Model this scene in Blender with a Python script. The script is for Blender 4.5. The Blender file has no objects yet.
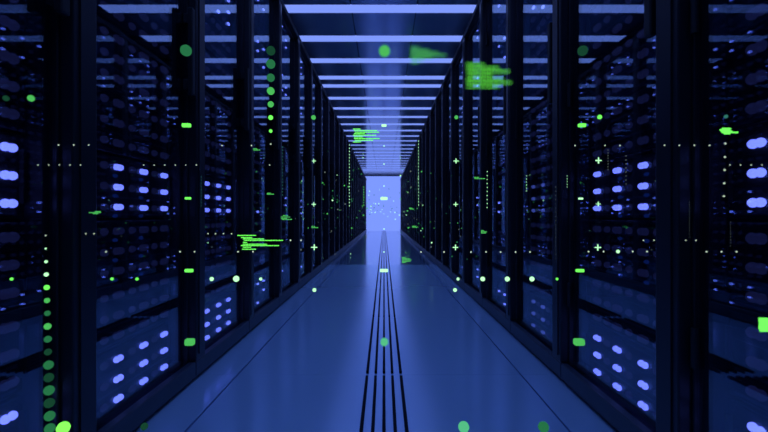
import bpy, bmesh, math, random
from mathutils import Vector, Matrix
random.seed(7)
S = bpy.context.scene
COL = S.collection

# ------------------------------------------------------------------ sizes
F = 426.67                       # 20 mm lens on a 36 mm sensor, 768 px wide
HC = 0.640                       # camera height
AL, AR = 0.764, 0.714             # glass doors left and right of the camera
FIN = 0.036                      # how far the upright fins stand out of the glass
PITCH = 0.655                    # cabinet width
NR = 27                          # cabinets in a row
TOP = 2.19                       # cabinet height
CEIL = 2.43
END = 18.3

# ------------------------------------------------------------------ materials
def new_mat(name):
    m = bpy.data.materials.new(name); m.use_nodes = True
    nt = m.node_tree; nt.nodes.clear()
    out = nt.nodes.new('ShaderNodeOutputMaterial')
    return m, nt, out

def principled(name, col, rough=0.5, metal=0.0, spec=0.5, noise=0.0, nscale=20.0, coat=0.0, bump=0.0):
    m, nt, out = new_mat(name)
    b = nt.nodes.new('ShaderNodeBsdfPrincipled')
    b.inputs['Base Color'].default_value = (*col, 1)
    b.inputs['Roughness'].default_value = rough
    b.inputs['Metallic'].default_value = metal
    b.inputs['Specular IOR Level'].default_value = spec
    b.inputs['Coat Weight'].default_value = coat
    nt.links.new(b.outputs[0], out.inputs[0])
    if noise or bump:
        tc = nt.nodes.new('ShaderNodeTexCoord')
        n = nt.nodes.new('ShaderNodeTexNoise'); n.inputs['Scale'].default_value = nscale
        n.inputs['Detail'].default_value = 4
        nt.links.new(tc.outputs['Object'], n.inputs['Vector'])
        if noise:
            mr = nt.nodes.new('ShaderNodeMapRange')
            mr.inputs['To Min'].default_value = max(0.02, rough - noise)
            mr.inputs['To Max'].default_value = rough + noise
            nt.links.new(n.outputs['Fac'], mr.inputs['Value'])
            nt.links.new(mr.outputs[0], b.inputs['Roughness'])
        if bump:
            bp = nt.nodes.new('ShaderNodeBump'); bp.inputs['Strength'].default_value = bump
            bp.inputs['Distance'].default_value = 0.002
            nt.links.new(n.outputs['Fac'], bp.inputs['Height'])
            nt.links.new(bp.outputs[0], b.inputs['Normal'])
    return m

def emit(name, col, strength, sample=True):
    m, nt, out = new_mat(name)
    e = nt.nodes.new('ShaderNodeEmission')
    e.inputs[0].default_value = (*col, 1); e.inputs[1].default_value = strength
    nt.links.new(e.outputs[0], out.inputs[0])
    if not sample: m.cycles.emission_sampling = 'NONE'
    return m

def door_glass():
    m, nt, out = new_mat('tinted reflective door glass')
    tr = nt.nodes.new('ShaderNodeBsdfTransparent'); tr.inputs[0].default_value = (0.72, 0.76, 0.92, 1)
    gl = nt.nodes.new('ShaderNodeBsdfGlossy'); gl.inputs['Color'].default_value = (0.72, 0.85, 0.90, 1)
    gl.inputs['Roughness'].default_value = 0.0
    lw = nt.nodes.new('ShaderNodeLayerWeight'); lw.inputs['Blend'].default_value = 0.5
    mr = nt.nodes.new('ShaderNodeMapRange')
    mr.inputs['To Min'].default_value = 0.05; mr.inputs['To Max'].default_value = 0.50
    mx = nt.nodes.new('ShaderNodeMixShader')
    nt.links.new(lw.outputs['Facing'], mr.inputs['Value'])
    nt.links.new(mr.outputs[0], mx.inputs[0])
    nt.links.new(tr.outputs[0], mx.inputs[1]); nt.links.new(gl.outputs[0], mx.inputs[2])
    nt.links.new(mx.outputs[0], out.inputs[0])
    return m

M = {}
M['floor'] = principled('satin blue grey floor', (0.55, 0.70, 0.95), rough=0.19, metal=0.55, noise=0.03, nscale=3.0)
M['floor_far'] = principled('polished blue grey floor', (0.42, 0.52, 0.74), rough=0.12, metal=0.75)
M['channel'] = principled('black rubber rib', (0.006, 0.007, 0.012), rough=0.7, spec=0.1)
M['ceiling'] = principled('glossy ceiling panel', (0.60, 0.65, 0.78), rough=0.12, metal=0.45)
M['wall'] = principled('dark wall', (0.02, 0.022, 0.04), rough=0.7)
M['beam'] = principled('dark beam', (0.012, 0.014, 0.03), rough=0.6)
M['body'] = principled('black powder coated steel', (0.009, 0.010, 0.016), rough=0.6, noise=0.05, nscale=120, bump=0.05)
M['frame'] = principled('satin black door frame', (0.012, 0.013, 0.021), rough=0.34, noise=0.04, nscale=60)
M['plinth'] = principled('dark blue grey plinth', (0.024, 0.029, 0.045), rough=0.42, noise=0.05, nscale=30)
M['handle'] = principled('black plastic handle', (0.008, 0.008, 0.011), rough=0.5)
M['unit'] = principled('dark server front', (0.022, 0.026, 0.045), rough=0.5, noise=0.06, nscale=80)
M['slot'] = principled('black vent slot', (0.004, 0.004, 0.006), rough=0.8)
M['housing'] = principled('ceiling light housing', (0.10, 0.11, 0.15), rough=0.5)
M['glass'] = door_glass()
BLUE = (0.22, 0.32, 1.0)
M['bar'] = emit('blue light diffuser', (0.213, 0.325, 1.0), 1.0)
M['end'] = emit('blue backlit end wall', (0.21, 0.325, 1.05), 1.0)
M['lit'] = emit('lit blue lamp', (0.205, 0.25, 1.0), 3.4)
M['half'] = emit('half lit blue lamp', (0.22, 0.28, 1.0), 3.6)
M['soft'] = emit('soft blue lamp', (0.14, 0.20, 0.75), 0.9)
M['dim'] = emit('dim blue lamp', (0.14, 0.17, 0.66), 0.085, sample=False)
M['deep'] = emit('deep blue lamp', (0.03, 0.12, 0.75), 0.16, sample=False)
M['g_bright'] = emit('bright green light', (0.16, 1.0, 0.11), 1.25, sample=False)
M['g_sea'] = emit('sea green light', (0.09, 0.52, 0.24), 1.0, sample=False)
M['g_code'] = emit('soft green light', (0.10, 0.62, 0.05), 1.5, sample=False)
M['g_hot'] = emit('hot green light', (0.22, 1.0, 0.10), 1.3, sample=False)
M['g_mid'] = emit('green light', (0.09, 0.62, 0.13), 0.8, sample=False)
M['g_dim'] = emit('dim green light', (0.025, 0.22, 0.08), 0.75, sample=False)
M['g_faint'] = emit('faint green light', (0.012, 0.09, 0.045), 0.6, sample=False)
M['g_pale'] = emit('pale green light', (0.45, 1.0, 0.50), 1.4, sample=False)
M['w_spark'] = emit('greyish white light', (0.55, 0.72, 0.55), 1.0, sample=False)
M['w_faint'] = emit('faint greyish light', (0.20, 0.26, 0.24), 0.6, sample=False)
M['teal'] = emit('teal light', (0.04, 0.24, 0.20), 0.7, sample=False)

# ------------------------------------------------------------------ helpers
def box(bm, x0, x1, y0, y1, z0, z1):
    x0, x1 = min(x0, x1), max(x0, x1)
    v = [bm.verts.new((x, y, z)) for z in (z0, z1) for y in (y0, y1) for x in (x0, x1)]
    for f in ((0, 2, 3, 1), (4, 5, 7, 6), (0, 1, 5, 4), (2, 6, 7, 3), (0, 4, 6, 2), (1, 3, 7, 5)):
        bm.faces.new([v[i] for i in f])

def bevel(bm, w=0.003, seg=2):
    bmesh.ops.bevel(bm, geom=bm.edges[:], offset=w, segments=seg, affect='EDGES', profile=0.5)

def ball(bm, c, r, u=10, v=7, sx=1, sy=1, sz=1):
    mat = Matrix.Translation(c) @ Matrix.Diagonal((r * sx, r * sy, r * sz, 1))
    bmesh.ops.create_uvsphere(bm, u_segments=u, v_segments=v, radius=1.0, matrix=mat)

def mesh(name, bm, mats, smooth=False):
    me = bpy.data.meshes.new(name); bm.to_mesh(me); bm.free()
    for m in (mats if isinstance(mats, (list, tuple)) else [mats]): me.materials.append(M[m])
    if smooth:
        for p in me.polygons: p.use_smooth = True
    return me

def put(name, me, parent=None, loc=(0, 0, 0)):
    o = bpy.data.objects.new(name, me); COL.objects.link(o)
    o.location = loc
    if parent: o.parent = parent
    return o

def empty(name, loc):
    o = bpy.data.objects.new(name, None); COL.objects.link(o)
    o.location = loc; o.empty_display_size = 0.1
    return o

def tag(o, label, cat, group=None):
    o['label'] = label; o['category'] = cat
    if group: o['group'] = group
    return o

def structure(name, bm, mat):
    o = put(name, mesh(name, bm, mat)); o['kind'] = 'structure'
    return o

ORD = ['first', 'second', 'third', 'fourth', 'fifth', 'sixth', 'seventh', 'eighth', 'ninth', 'tenth', 'eleventh',
       'twelfth', 'thirteenth', 'fourteenth', 'fifteenth', 'sixteenth', 'seventeenth', 'eighteenth', 'nineteenth',
       'twentieth', 'twenty-first', 'twenty-second', 'twenty-third', 'twenty-fourth', 'twenty-fifth',
       'twenty-sixth', 'twenty-seventh', 'twenty-eighth', 'twenty-ninth', 'thirtieth', 'thirty-first', 'thirty-second']

# ------------------------------------------------------------------ the room
Y0, WX = -2.0, 2.1
bm = bmesh.new(); cuts = []
for gx, w in ((-0.590, .007), (0.552, .007)):
    cuts += [gx - w / 2, gx + w / 2]
xs = [-WX] + cuts + [WX]
ys = [Y0]
y = 1.72 - 0.97 * 3
while y < END:
    ys += [y - .0006, y + .0006]; y += 0.97
ys.append(END + .3)
for i in range(0, len(xs), 2):
    for j in range(0, len(ys), 2):
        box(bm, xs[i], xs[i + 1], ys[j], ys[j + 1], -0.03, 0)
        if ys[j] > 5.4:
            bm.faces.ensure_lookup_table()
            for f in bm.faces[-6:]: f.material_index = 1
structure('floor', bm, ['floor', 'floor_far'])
bm = bmesh.new(); box(bm, -WX, WX, Y0, END + .3, -0.05, -0.03); structure('floor_base', bm, 'channel')
for n, gx in enumerate((-0.0675, -0.0333, 0, 0.0333, 0.0675)):    # five raised black ribs down the middle, broken at each joint
    bm = bmesh.new(); y = 1.72 - 0.97 * 3
    while y < END:
        box(bm, gx - .005, gx + .005, y + .012, min(y + .934, END), 0, .0108); y += 0.97
    structure('trim_%d' % (n + 3), bm, 'channel')

KB = (CEIL - HC) * F * 1e-3
bars = [KB * v for v in (0.02, .82, 1.62, 2.43, 3.23, 4.03, 4.83, 5.64, 6.44, 7.23, 7.69)]
while bars[-1] < END - 0.75: bars.append(bars[-1] + KB * 0.803)
BW, BA, BB = 0.070, -0.98, 0.895                         # half width of a bar, its two ends
bm = bmesh.new()
cx = [-WX, -0.285, -0.276, 0.276, 0.285, WX]
ce = [Y0]
for b in bars: ce += [b - BW - .004, b + BW + .004]
ce.append(END + .3)
for i in range(0, 6, 2):
    for j in range(0, len(ce), 2): box(bm, cx[i], cx[i + 1], ce[j], ce[j + 1], CEIL, CEIL + .02)
structure('ceiling', bm, 'ceiling')
bm = bmesh.new(); box(bm, -WX, WX, Y0, END + .3, CEIL + .05, CEIL + .07); structure('ceiling_slab', bm, 'wall')
bm = bmesh.new(); box(bm, -WX, WX, END, END + .1, 0.0, CEIL - 0.005); structure('wall_far', bm, 'end')
bm = bmesh.new(); box(bm, -WX, WX, END - .12, END, CEIL - .085, CEIL); structure('trim_2', bm, 'beam')
bm = bmesh.new(); box(bm, -WX, WX, Y0 - .1, Y0, 0, CEIL); structure('wall_back', bm, 'wall')
for s, n in ((-1, 'left'), (1, 'right')):
    bm = bmesh.new(); box(bm, s * WX, s * (WX + .1), Y0, END + .3, 0, CEIL); structure('wall_' + n, bm, 'wall')

bm = bmesh.new(); box(bm, BA, BB, -BW - .003, BW + .003, 0.006, 0.045); bevel(bm, .002, 1); me_h = mesh('housing', bm, 'housing')
bm = bmesh.new(); box(bm, BA + .004, BB - .004, -BW, BW, 0.0, 0.006); me_d = mesh('diffuser', bm, 'bar')
seen = 0
FLOOR_FILL = 2.0                                               # energy of the fill lamp added under each bar to brighten the floor
for b in bars:
    L = empty('ceiling_light', (0, b, CEIL))
    put('housing', me_h, L); put('diffuser', me_d, L)
    ld = bpy.data.lights.new('added_floor_fill', 'AREA'); ld.shape = 'RECTANGLE'; ld.size = 1.6; ld.size_y = 0.14
    ld.energy = FLOOR_FILL; ld.color = (0.12, 0.30, 1.0); ld.spread = math.radians(100)
    lo = bpy.data.objects.new('added_floor_fill', ld); COL.objects.link(lo); lo.parent = L; lo.location = (0, 0, -0.004)
    if b < KB * 4.6:
        tag(L, 'blue ceiling light bar above the camera, seen only as a reflection in the glass doors', 'ceiling light', 'light bars over the near end of the aisle')
    else:
        tag(L, '%s blue glowing light bar across the ceiling, counted from the camera' % ORD[seen], 'ceiling light', 'glowing blue light bars across the ceiling')
        seen += 1

# ------------------------------------------------------------------ server cabinets
P0, P1 = 0.085, 0.655            # opening of the glass along the cabinet (the fin stands before it)
ZG0, ZG1 = 0.050, 2.14
UP, ZU, RP = 0.196, HC + 0.0885, 0.061
UK = list(range(-3, 8))
COLS_L, COLS_R = (0.313, 0.451, 0.585), (0.279, 0.419, 0.550)
LX = 0.052                       # lamps behind the glass

def lamp_mesh(mat, r=0.0098, d=0.018, u=12, v=8):
    b = bmesh.new()
    for y in ((-d / 2, d / 2) if d else (0,)): ball(b, (0, y, 0), r, u, v)
    return mesh('status_light', b, mat, True)
ME_LIT, ME_HALF = lamp_mesh('lit'), lamp_mesh('half', 0.0072, 0.010)
ME_SOFT = lamp_mesh('soft', 0.0085, 0.012)
ME_DIM = lamp_mesh('dim', 0.012, 0.020, 8, 6)

def cabinet_meshes(s):
    R = {}
    COLS = COLS_L if s < 0 else COLS_R
    b = bmesh.new()                                       # carcass: sides, roof, back, rails
    box(b, s * .016, s * 1.0, .004, .026, .040, TOP); box(b, s * .016, s * 1.0, .631, .653, .040, TOP)
    box(b, s * .016, s * 1.0, .026, .631, TOP - .03, TOP); box(b, s * .98, s * 1.0, .026, .631, .040, TOP - .03)
    box(b, s * .016, s * .055, .026, .088, .040, TOP - .03)
    R['body'] = mesh('cabinet_body', b, 'body')
    b = bmesh.new()                                       # header over the door, flush with the fin
    box(b, s * -FIN, s * .014, .001, .654, TOP - .040, TOP); bevel(b, .003, 1)
    R['header'] = mesh('header', b, 'body')
    b = bmesh.new()                                       # upright fin standing out of the front
    box(b, s * -FIN, s * .014, .001, .085, .076, TOP - .041)
    bevel(b, .004, 2)
    box(b, s * (-FIN - .004), s * -FIN, .022, .064, .10, TOP - .07)
    R['fin'] = mesh('fin', b, 'frame')
    b = bmesh.new(); box(b, s * -.002, s * 1.0, .002, .653, 0, .038); box(b, s * -(FIN - .012), s * -.002, .002, .653, 0, .03)
    box(b, s * -FIN, s * -.008, .002, .653, .018, .075)
    bevel(b, .003, 1); R['plinth'] = mesh('plinth', b, 'plinth')
    b = bmesh.new()                                       # thin door frame round the pane
    for y0, y1, z0, z1 in ((P0, P0 + .012, ZG0 - .008, ZG1 - .008), (P1 - .008, P1, ZG0 - .008, ZG1 - .008),
                           (P0 + .012, P1 - .008, ZG1 - .02, ZG1 - .008), (P0 + .012, P1 - .008, ZG0 - .008, ZG0)):
        box(b, s * -.006, s * .014, y0, y1, z0, z1)
    bevel(b, .002, 1); R['door'] = mesh('door', b, 'frame')
    b = bmesh.new(); box(b, s * .0, s * .005, P0 + .010, P1 - .006, ZG0 - .002, ZG1 - .018); R['glass'] = mesh('glass_pane', b, 'glass')
    b = bmesh.new()                                       # handle: two stand-offs and a rounded grip
    hy = P1 - .026 if s < 0 else P0 + .028
    z0, z1 = HC + .46, HC + .79
    box(b, s * -.040, s * -.020, hy - .014, hy + .014, z0, z1)
    box(b, s * -.024, s * -.000, hy - .010, hy + .010, z0 + .02, z0 + .06)
    box(b, s * -.024, s * -.000, hy - .010, hy + .010, z1 - .06, z1 - .02)
    bevel(b, .004, 2); R['handle'] = mesh('handle', b, 'handle')
    b = bmesh.new()                                       # one hinge barrel
    bmesh.ops.create_cone(b, cap_ends=True, segments=12, radius1=.008, radius2=.008, depth=.09,
                          matrix=Matrix.Translation((s * -.008, (P0 + .006) if s < 0 else (P1 - .012), 0)))
    R['hinge'] = mesh('hinge', b, 'handle')
    b = bmesh.new()                                       # one server: chassis, face, ears, slots
    h = .0935
    box(b, s * .077, s * .80, .080, .618, -h, h)
    box(b, s * .057, s * .074, .090, .628, -h, h); bevel(b, .002, 1)
    n0 = len(b.faces)
    for z in (-.084, -.031, .031, .084): box(b, s * .0555, s * .057, .12, .61, z - .003, z + .003)
    for y in (.098, .620): box(b, s * .046, s * .057, y - .004, y + .004, -.06, .06)
    for i, f in enumerate(b.faces): f.material_index = 1 if i >= n0 else 0
    R['unit'] = mesh('server_unit', b, ['unit', 'slot'])
    b = bmesh.new()                                       # dim companion lamps of one server
    for c in COLS:
        for r in (-1, 0, 1): ball(b, (s * .055, c - .064, r * RP), .0115, 8, 6, sy=1.35)
    R['comp'] = mesh('dim_lamps', b, 'dim', True)
    b = bmesh.new()                                       # unlit main lamps of one server as one run
    for c in COLS:
        for r in (-1, 0, 1): ball(b, (s * .055, c, r * RP), .0110, 8, 6, sy=1.5)
    R['dims'] = mesh('dim_lamps', b, 'dim', True)
    b = bmesh.new()
    for c in COLS[:2]:
        for r in (-1, 0, 1): ball(b, (s * .055, c - .012, r * RP - .027), .0060, 8, 6, sy=2.0)
    R['deep'] = mesh('deep_blue_lamps', b, 'deep', True)
    return R

def lamp_state(s, k, u, c, r, rng):
    """which lamp glows: full / half / none"""
    if u in (0, -3):
        if s > 0 and k == 2: return 'soft' if c > 0 else None
        if k < 3: return 'lit'
        return 'half' if rng.random() < .5 else None
    if u == 7: return 'half' if rng.random() < .85 else None
    if u == 5:
        return ('half' if rng.random() < .8 else None) if k != 1 else ('half' if (c, r) in ((1, 0), (2, 0), (2, -1)) else None)
    if u == 2 and k > 4: return 'half' if rng.random() < .15 else None
    return None

far_cache = {}
def cabinet(s, k, R):
    COLS = COLS_L if s < 0 else COLS_R
    y0 = (0.343 if s < 0 else 0.327) + PITCH * k
    side = 'left' if s < 0 else 'right'
    root = empty('server_cabinet', (s * (AL if s < 0 else AR), y0, 0))
    tag(root, 'black glass-fronted server cabinet, %s from the camera in the %s row' % (ORD[k], side),
        'server cabinet', 'server cabinets in the %s row' % side)
    put('cabinet_body', R['body'], root); put('plinth', R['plinth'], root); put('fin', R['fin'], root); put('header', R['header'], root)
    d = put('door', R['door'], root); put('glass_pane', R['glass'], d)
    if k < 14: put('handle', R['handle'], d)
    if k < 8:
        for hz in (.34, 1.10, 1.86): put('hinge', R['hinge'], d, (0, 0, hz))
    rng = random.Random(100 * k + (5 if s > 0 else 0))
    if k < 9:
        for u in UK:
            un = put('server_unit', R['unit'], root, (0, 0, ZU + UP * u))
            alllit = True
            for c in range(3):
                for r in (-1, 0, 1):
                    st = lamp_state(s, k, u, c, r, rng)
                    if st:
                        o = put('status_light', {'lit': ME_LIT, 'half': ME_HALF, 'soft': ME_SOFT}[st], un, (s * LX, COLS[c], r * RP))
                        o['label'] = 'glowing blue lamp'
                    elif k < 3:
                        o = put('status_light', ME_DIM, un, (s * LX, COLS[c], r * RP)); o['label'] = 'dim unlit lamp'
            if k >= 3 and u not in (0, -3, 5, 7):
                o = put('dim_lamps', R['dims'], un); o['kind'] = 'stuff'
            if k < 6:
                o = put('dim_lamps', R['comp'], un); o['kind'] = 'stuff'
            if k < 3 and u in (0, -1):
                o = put('deep_blue_lamps', R['deep'], un); o['kind'] = 'stuff'
    else:
        v = (s, k % 4)
        if v not in far_cache:
            b = bmesh.new()
            for u in UK: box(b, s * .057, s * .80, .090, .628, ZU + UP * u - .0935, ZU + UP * u + .0935)
            b2 = bmesh.new(); b3 = bmesh.new()
            for u in UK:
                for c in range(3):
                    for r in (-1, 0, 1):
                        st = lamp_state(s, k, u, c, r, rng)
                        ball(b2 if st else b3, (s * LX, COLS[c], ZU + UP * u + r * RP), .0095, 6, 4)
            far_cache[v] = (mesh('server_stack', b, 'unit'), mesh('status_lights', b2, 'half', True), mesh('dim_lamps', b3, 'dim', True))
        e = far_cache[v]
        st = put('server_stack', e[0], root)
        o = put('status_lights', e[1], st); o['kind'] = 'stuff'
        o = put('dim_lamps', e[2], st); o['kind'] = 'stuff'

for s in (-1, 1):
    R = cabinet_meshes(s)
    for k in range(NR): cabinet(s, k, R)

# ------------------------------------------------------------------ floating green lights of the aisle
zr = random.Random(11)
def spot(px, py, z=None):
    """point in the aisle seen in a direction, at distance z along the aisle"""
    dx, dy = (px - 384) / F, (216 - py) / F
    if z is None: z = zr.uniform(.84, .97) * (AL + AR - .05) / (.9 + abs(dx))
    z = min(z, (AL if dx < 0 else AR) * .94 / max(abs(dx), 1e-3))
    if dy < 0: z = min(z, (HC - .03) / -dy)
    return Vector((dx * z, z, HC + dy * z)), z

unit_ball = {}
def ball_mesh(mat):
    if mat not in unit_ball:
        b = bmesh.new(); ball(b, (0, 0, 0), 1.0, 14, 10); unit_ball[mat] = mesh('light_dot', b, mat, True)
    return unit_ball[mat]

DOTS = []
def dot(px, py, d, mat, label, group, z=None):
    p, zz = spot(px, py, z)
    if d < 2.5: d *= .8
    DOTS.append((d, p, d * zz / F / 2, mat, label, group))

def flush_dots(limit=292):
    order = sorted(range(len(DOTS)), key=lambda i: -DOTS[i][0])
    keep = set(order[:limit])
    rest = {}
    for i, (d, p, r, mat, label, group) in enumerate(DOTS):
        if i in keep:
            o = put('light_dot', ball_mesh(mat), None, p); o.scale = (r, r, r)
            tag(o, label, 'light dot', group)
        else: rest.setdefault(mat, []).append((p, r))
    if rest:
        b = bmesh.new(); names = list(rest)
        for n, mat in enumerate(names):
            for p, r in rest[mat]:
                k = len(b.faces); ball(b, p, r, 8, 6)
                b.faces.ensure_lookup_table()
                for f in b.faces[k:]: f.material_index = n
        o = put('light_specks', mesh('light_specks', b, names)); o['kind'] = 'stuff'
        tag(o, 'scatter of the tiniest green specks floating along the aisle', 'light specks')

# strand of dots hanging beside the nearest left cabinet
G, T = 'dots of the green strand by the left cabinets', 'round green light dot in the upright strand before the nearest left cabinet'
for y, x, d, m in ((235.5, 45.6, 1.6, 'w_spark'), (248.6, 45.7, 2.2, 'g_pale'), (261.7, 46, 2.8, 'g_pale'), (274.5, 46.3, 4, 'g_pale'),
                   (287.5, 46.7, 5, 'g_bright'), (300.5, 47, 5, 'g_mid'), (313.3, 47.4, 5.2, 'g_dim'), (326.4, 47.6, 6.3, 'g_mid'),
                   (339.2, 47.8, 6.5, 'g_dim'), (352, 48, 6.5, 'g_faint'), (365, 48.5, 8.5, 'g_dim'), (377.6, 48.8, 8.6, 'g_faint'),
                   (390.4, 49, 9.3, 'g_dim'), (403, 49.3, 9.3, 'g_faint'), (416, 49.6, 9.4, 'g_dim'), (428.5, 49.8, 9.4, 'g_dim')):
    dot(x, y, d, m, T, G)
G, T = 'dots of the strand before the third left cabinet', 'round green light dot in the upright strand high before the third left cabinet'
for y, d, m in ((50.7, 9, 'g_faint'), (64, 9, 'g_dim'), (77.7, 8, 'g_dim'), (91, 7.5, 'g_mid'), (104.3, 6, 'g_mid'), (117.6, 4.6, 'g_bright'), (131, 3.4, 'g_bright'), (144, 1.8, 'w_spark')):
    dot(270.7, y, d, m, T, G)
G, T = 'dots of the strand by the right cabinets', 'small pale dot in the upright strand before the nearest right cabinet'
for i, y in enumerate((143.5, 157, 170, 183.2, 196.2)): dot(725.3 - .35 * i, y, 2.2, 'w_spark', T, G)
# horizontal rows of tiny sparks
def row(pts, d, mat, label, group):
    for x, y in pts: dot(x, y, d, mat, label, group)
row([(58.5, 145), (73.7, 145), (88.7, 145), (222, 145.5), (251.5, 145.5), (575, 145.5), (605, 145.5), (620, 145.5), (664.5, 145.3), (679.3, 145.3), (694.3, 145.3), (709.5, 145.3)],
    1.7, 'w_spark', 'tiny pale dot in the level row above the big blue lamps', 'pale dots in the upper level row')
row([(38, 165), (48.7, 165), (59.3, 165), (70, 165), (80.5, 165), (143.7, 165), (154.2, 165), (164.7, 165), (175.2, 165), (185.8, 165), (196.4, 165), (269.6, 165), (730, 165), (740.6, 165), (751.2, 165), (762, 165)],
    1.4, 'w_spark', 'tiny pale dot in the level row through the upper blue lamps', 'pale dots in the row by the upper lamps')
row([(85.7, 233.7), (94, 233.7), (208, 233.7), (215.5, 233.7), (223.5, 233.7), (231.5, 233.7), (643.5, 240.3), (654, 240.3), (685.7, 240.3), (696, 240.3)],
    1.5, 'w_spark', 'tiny pale dot in the broken row under the big blue lamps', 'pale dots in the broken row under the lamps')
row([(106, 251.7), (180, 251.7), (194.5, 251.7), (238, 251.7), (253, 251.7), (290.5, 240.3), (301, 240.3), (421, 252), (444, 252), (471, 252), (486, 252), (500.5, 252), (515.6, 252), (530, 252),
     (588.5, 251.5), (603.5, 251.5), (632.7, 251.5), (647, 251.5), (706.5, 251.7), (721.5, 251.7), (736.5, 251.7)],
    1.9, 'w_spark', 'tiny pale dot in the long level row at mid height', 'pale dots in the middle level row')
dot(618, 251.5, 3.4, 'g_pale', 'brightest pale green dot of the middle level row', None)
G, T = 'green dots in the lower level row', 'bright green light dot in the level row low before the cabinets'
for x, d, m in ((11.6, 3, 'g_bright'), (112, 3, 'g_bright'), (137, 3, 'g_bright'), (211.7, 4, 'g_pale'), (260.7, 3, 'g_pale'),
                (458, 3, 'g_pale'), (482.7, 4.6, 'g_pale'), (507.3, 4.8, 'g_pale'), (532, 4.8, 'g_pale'), (557, 2.6, 'g_bright')):
    dot(x, 279, d, m, T, G)
dot(236.2, 278.8, 6, 'g_pale', 'largest green light dot of the lower level row, before the third left cabinet', None)
dot(314.4, 290, 3.8, 'g_pale', 'green light dot low over the floor by the left plinths', None)
dot(455, 290, 3.8, 'g_pale', 'green light dot low over the floor by the right plinths', None)
dot(63.3, 428, 12, 'g_hot', 'largest brilliant green light dot in the bottom left corner', None, .9)
dot(144.3, 426.5, 7, 'g_faint', 'dark green light dot low over the floor beside the second left plinth', None)
dot(463.7, 427, 11, 'g_sea', 'green light dot low over the floor right of the dark floor ribs', None)
dot(543.5, 427, 10.5, 'g_dim', 'dull teal light dot low over the floor near the right plinths', None)
dot(186, 50.5, 11, 'g_dim', 'dull green light dot high on the dark post by the second left cabinet', None)
dot(582.7, 50.7, 10, 'g_faint', 'faint green light dot high on the dark post by the second right cabinet', None)
dot(31, 98.3, 6.2, 'g_mid', 'green light dot before the nearest left glass door', None)
dot(6, 98.3, 5.5, 'g_faint', 'faint green light dot at the left edge above the big lamps', None)
dot(313.5, 117.5, 4.6, 'g_mid', 'green light dot high before the left row, under the light bars', None)
dot(456.3, 117.3, 3.8, 'g_mid', 'green light dot high before the right row, under the light bars', None)
dot(599.7, 117, 4.4, 'g_bright', 'green light dot high before the second right cabinet', None)
dot(726, 116.5, 3.6, 'teal', 'teal light dot above the green code text at right', None)
for y in (146, 164, 186, 229, 252): dot(384, y, 1.6, 'g_pale', 'tiny pale dot on the middle line before the bright end wall', 'pale dots before the end wall')

dot(384.5, 51, 11, 'g_mid', 'soft green light dot on the middle line high under the ceiling', None, .42)
dot(384.3, 342, 8, 'g_sea', 'sea green light dot over the middle floor rib', None, .6)
# fine dotted upright lines along the far cabinets
def line(x, y0, y1, step, d, mat, where, z):
    y = y0
    while y <= y1:
        dot(x, y, d, mat, 'tiny dot in the dotted line ' + where, 'dotted line ' + where, z); y += step
line(349.4, 145, 206, 3.2, 1.15, 'g_pale', 'on the far left cabinets under the code text', None)
line(363.8, 187, 206, 2.6, .9, 'g_bright', 'at the far end of the left row', None)
line(282.5, 147, 196, 3.2, 1.2, 'teal', 'on the fifth left cabinet', None)
line(201.3, 177, 208, 3.2, 1.0, 'teal', 'beside the lamps of the second left cabinet', None)
line(418.5, 141, 206, 3.2, 1.1, 'g_pale', 'on the far right cabinets', None)
line(487.2, 171.5, 211, 4, 1.15, 'g_pale', 'on the fourth right cabinet', None)
line(526.5, 176, 191, 3, 1.0, 'g_pale', 'beside the soft lamps of the third right cabinet', None)
line(567.2, 176, 190, 2.8, .9, 'g_pale', 'on the post beside the third right cabinet', None)
line(555.7, 187, 262, 4.2, .9, 'w_faint', 'along the near edge of the third right cabinet', None)
line(689.5, 202, 240, 3.2, .7, 'w_faint', 'on the wide post of the nearest right cabinet', None)
line(730.5, 222, 248, 3.0, .7, 'w_faint', 'behind the dim lamps at right', None)
line(608, 150, 172, 2.8, 1.0, 'w_faint', 'above the lamps of the second right cabinet', None)
line(626, 156, 184, 4.0, 1.2, 'w_faint', 'between the lamps of the second right cabinet', None)

# loose specks near the far end of the rows
rng = random.Random(3)
for s in (-1, 1):
    side = 'left' if s < 0 else 'right'
    for i in range(62):
        z = 3.2 + 13 * rng.random() ** 1.6
        x = s * (0.60 + .09 * rng.random() - (.04 if s > 0 else 0))
        px = 384 + F * x / z
        py = 216 + rng.gauss(-8, 27)
        d = rng.choice((.9, 1.0, 1.0, 1.2, 1.8))
        dot(px, py, d, rng.choice(('g_mid', 'g_mid', 'g_dim', 'g_dim', 'w_faint', 'g_pale')), 'tiny green speck floating among others before the far %s cabinets' % side, 'green specks by the far %s cabinets' % side, z)
for i in range(46):
    px = 384 + rng.uniform(-16, 16); py = 207 + rng.gauss(0, 8)
    dot(px, py, rng.choice((.8, 1.0, 1.3)), 'g_pale' if rng.random() < .5 else 'teal', 'tiny pale speck in the cloud before the bright end wall', 'specks before the end wall', rng.uniform(8, 15))

flush_dots()

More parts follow.
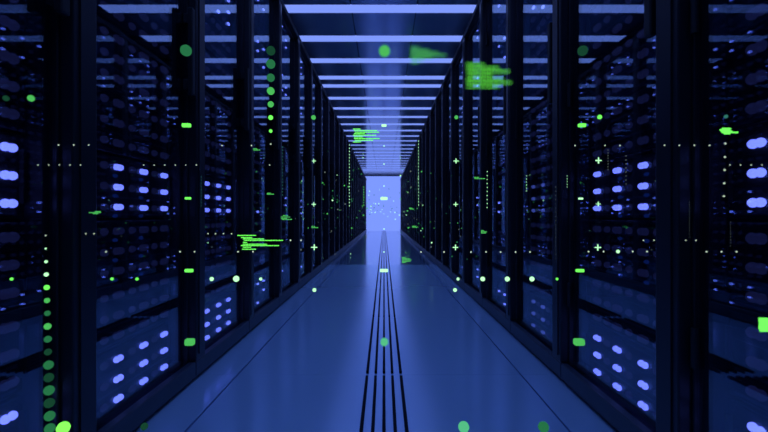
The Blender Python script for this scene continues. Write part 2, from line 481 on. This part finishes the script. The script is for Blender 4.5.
# plus signs and dashes
def plus(px, py, d, label, z=None):
    p, zz = spot(px, py, z); L = d * zz / F / 2; w = L * .14
    b = bmesh.new(); box(b, -L, L, -w, w, -w, w); box(b, -w, w, -w, w, -L, -w); box(b, -w, w, -w, w, w, L)
    tag(put('plus_marker', mesh('plus_marker', b, 'g_pale'), None, p), label, 'plus sign', 'floating plus signs')
for x, y, d, lab in ((598.5, 160.5, 6, 'pale green plus sign above the lamps of the second right cabinet'),
                     (598.3, 204, 4.5, 'pale green plus sign on the lowest lamp row of the second right cabinet'),
                     (597.8, 247.5, 6, 'pale green plus sign below the bright lamps of the second right cabinet'),
                     (313.8, 161, 4, 'uppermost small plus sign before the left row'),
                     (313.8, 204.3, 4.5, 'middle small plus sign before the left row'),
                     (314.2, 247.3, 6, 'lowest and largest plus sign before the left row'),
                     (456, 161, 5, 'uppermost small plus sign before the right row'),
                     (455.7, 204.3, 4.5, 'middle small plus sign before the right row'),
                     (455.5, 247.4, 5.5, 'lowest plus sign before the right row, above the floor')):
    plus(x, y, d, lab)

def dash(px, py, w, h, mat, label, z=None):
    p, zz = spot(px, py, z); a, c = w * zz / F / 2, h * zz / F / 2
    b = bmesh.new(); box(b, -a, a, -c, c, -c, c); bevel(b, c * .45, 2)
    tag(put('dash_marker', mesh('dash_marker', b, mat, True), None, p), label, 'dash', 'floating green dashes')
for x, y, w, h, m, lab in ((384, 125.5, 5, 2.2, 'g_pale', 'pale green dash on the ceiling part of the middle line'),
                           (384, 198.5, 7, 3.0, 'g_pale', 'pale green dash before the bright end wall'),
                           (384, 270.5, 8, 3.0, 'g_pale', 'pale green dash over the start of the floor ribs'),
                           (186.5, 125.3, 8.5, 3.6, 'g_bright', 'bright green dash on the second left post, highest of the post'),
                           (188, 198.3, 6, 2.3, 'g_bright', 'thin green dash on the second left post beside the lamps'),
                           (189, 270.6, 8, 3.2, 'g_bright', 'bright green dash on the second left post below the lamps'),
                           (189.8, 342, 9, 6.5, 'g_mid', 'soft green dash on the second left post, lowest of the post'),
                           (582, 125.3, 7.5, 3.4, 'g_bright', 'bright green dash on the second right post, highest of the post'),
                           (580.7, 198.6, 4.5, 1.8, 'g_pale', 'thin pale dash on the second right post beside the lamps'),
                           (580, 270.6, 8, 3.0, 'g_bright', 'bright green dash on the second right post below the lamps'),
                           (579, 342, 10, 6.5, 'g_mid', 'soft green dash on the second right post, lowest of the post')):
    dash(x, y, w, h, m, lab, None)

# blocks of tiny unreadable code
def code(lines, mat, label, z, h=.85):
    x0 = min(l[1] for l in lines); y0 = sum(l[0] for l in lines) / len(lines)
    p, zz = spot(x0, y0, z); q = zz / F
    root = empty('code_block', p); tag(root, label, 'code text', 'floating blocks of green code')
    rg = random.Random(int(x0 * 7))
    for y, a, c in lines:
        b = bmesh.new(); x = a
        while x < c:
            w = min(c - x, rg.uniform(1.4, 4.5))
            t = h * q / 2
            box(b, (x - x0) * q, (x - x0 + w) * q, -t * .5, t * .5, (y0 - y) * q - t, (y0 - y) * q + t)
            x += w + .35
        put('code_line', mesh('code_line', b, mat), root)
code([(235.4, 237.5, 256), (237.6, 241, 252), (238.9, 243, 264), (240.4, 244, 283), (242.4, 243, 247), (244.2, 243, 267), (245.6, 241, 279), (247.2, 243, 251), (249.2, 242, 256)],
     'g_bright', 'sharp block of green code lines before the third left cabinet', None)
code([(129, 353, 361), (130.6, 354, 377), (132.2, 355, 379), (133.7, 354, 365), (135.2, 353, 376), (137, 354, 363), (138.6, 354, 379.5), (140.3, 355, 373), (142, 353, 361)],
     'g_bright', 'block of green code lines on the ceiling edge above the far left cabinets', None)
code([(211.6, 95, 101), (212.6, 89, 101), (213.6, 93, 98)], 'g_mid', 'small smear of green code by the dim lamps of the second left cabinet', None)
code([(257.6, 401.8, 406), (258.8, 402, 410), (260, 402, 411.5), (261.3, 402, 410.5), (262.4, 402, 406)], 'g_mid', 'small block of green code over the far floor', None)
code([(48, 411, 419), (50.4, 411, 429), (52.8, 411, 438), (55.2, 411, 446), (57.6, 411, 432), (60, 411, 424), (62.4, 412, 418)],
     'g_mid', 'blurry wedge of green code across the ceiling lights', .25, 1.2)
code([(64.5, 467, 484), (68, 467, 499), (71.5, 467, 509), (75, 468, 492), (79, 467, 503), (82.5, 467, 511), (86.5, 467, 499)],
     'g_code', 'large blurry block of green code high before the right row', .25, 1.2)
code([(128.6, 722, 731), (129.9, 720, 730), (131.2, 721, 732), (132.4, 722, 738), (133.6, 724, 730)], 'g_bright', 'small green code text before the nearest right glass door', None, 1.4)
code([(319, 759, 768), (321.3, 759, 772), (323.6, 759.5, 770), (325.9, 759, 771), (328.2, 759, 768), (330.5, 760, 772)], 'g_bright', 'green code block cut by the right edge of the view', .6, 2.2)
code([(215.6, 283, 288), (217, 281, 290), (218.4, 281, 287), (219.4, 282, 292)], 'g_mid', 'little block of green code right above the sharp code block', None)
code([(148.8, 253, 257), (150, 253.5, 260)], 'g_mid', 'tiny green code mark high on the third left cabinet', None)
code([(193.2, 267, 271), (194.2, 267, 274)], 'g_mid', 'tiny green code mark right of the lamps in the third left cabinet', None)
code([(177.4, 474, 479), (178.6, 474.5, 485)], 'g_mid', 'thin green code line on the fifth right cabinet', None)
code([(230.6, 481, 484), (231.8, 481, 487), (233, 481, 486)], 'g_mid', 'tiny green code block below the lamps of the fourth right cabinet', None)
code([(226.4, 311.5, 315), (227.6, 311.5, 318)], 'g_mid', 'tiny green code mark between two plus signs at left', None)
code([(226.2, 412, 416), (227.2, 412.5, 418)], 'g_mid', 'tiny green code mark before the far right cabinets', 6)
code([(208.2, 409, 412), (209, 410, 414)], 'g_mid', 'tiny green code mark at the far end of the right row', 8)

# ------------------------------------------------------------------ world, camera
w = bpy.data.worlds.new('dark surroundings'); S.world = w; w.use_nodes = True
w.node_tree.nodes['Background'].inputs[0].default_value = (0.01, 0.012, 0.04, 1)
w.node_tree.nodes['Background'].inputs[1].default_value = 0.1

cam = bpy.data.cameras.new('camera'); co = bpy.data.objects.new('camera', cam); COL.objects.link(co)
cam.lens = 20; cam.sensor_width = 36; cam.clip_start = 0.02; cam.clip_end = 60
co.location = (0, 0, HC); co.rotation_euler = (math.pi / 2, 0, 0)
cam.dof.use_dof = True; cam.dof.focus_distance = 1.7; cam.dof.aperture_fstop = 4.5
S.camera = co
S.view_settings.view_transform = 'Standard'; S.view_settings.look = 'None'
S.view_settings.gamma = 1; S.view_settings.use_curve_mapping = False
S.view_settings.exposure = 0.0
S.cycles.max_bounces = 16; S.cycles.glossy_bounces = 10; S.cycles.transparent_max_bounces = 24
S.cycles.sample_clamp_indirect = 4.0
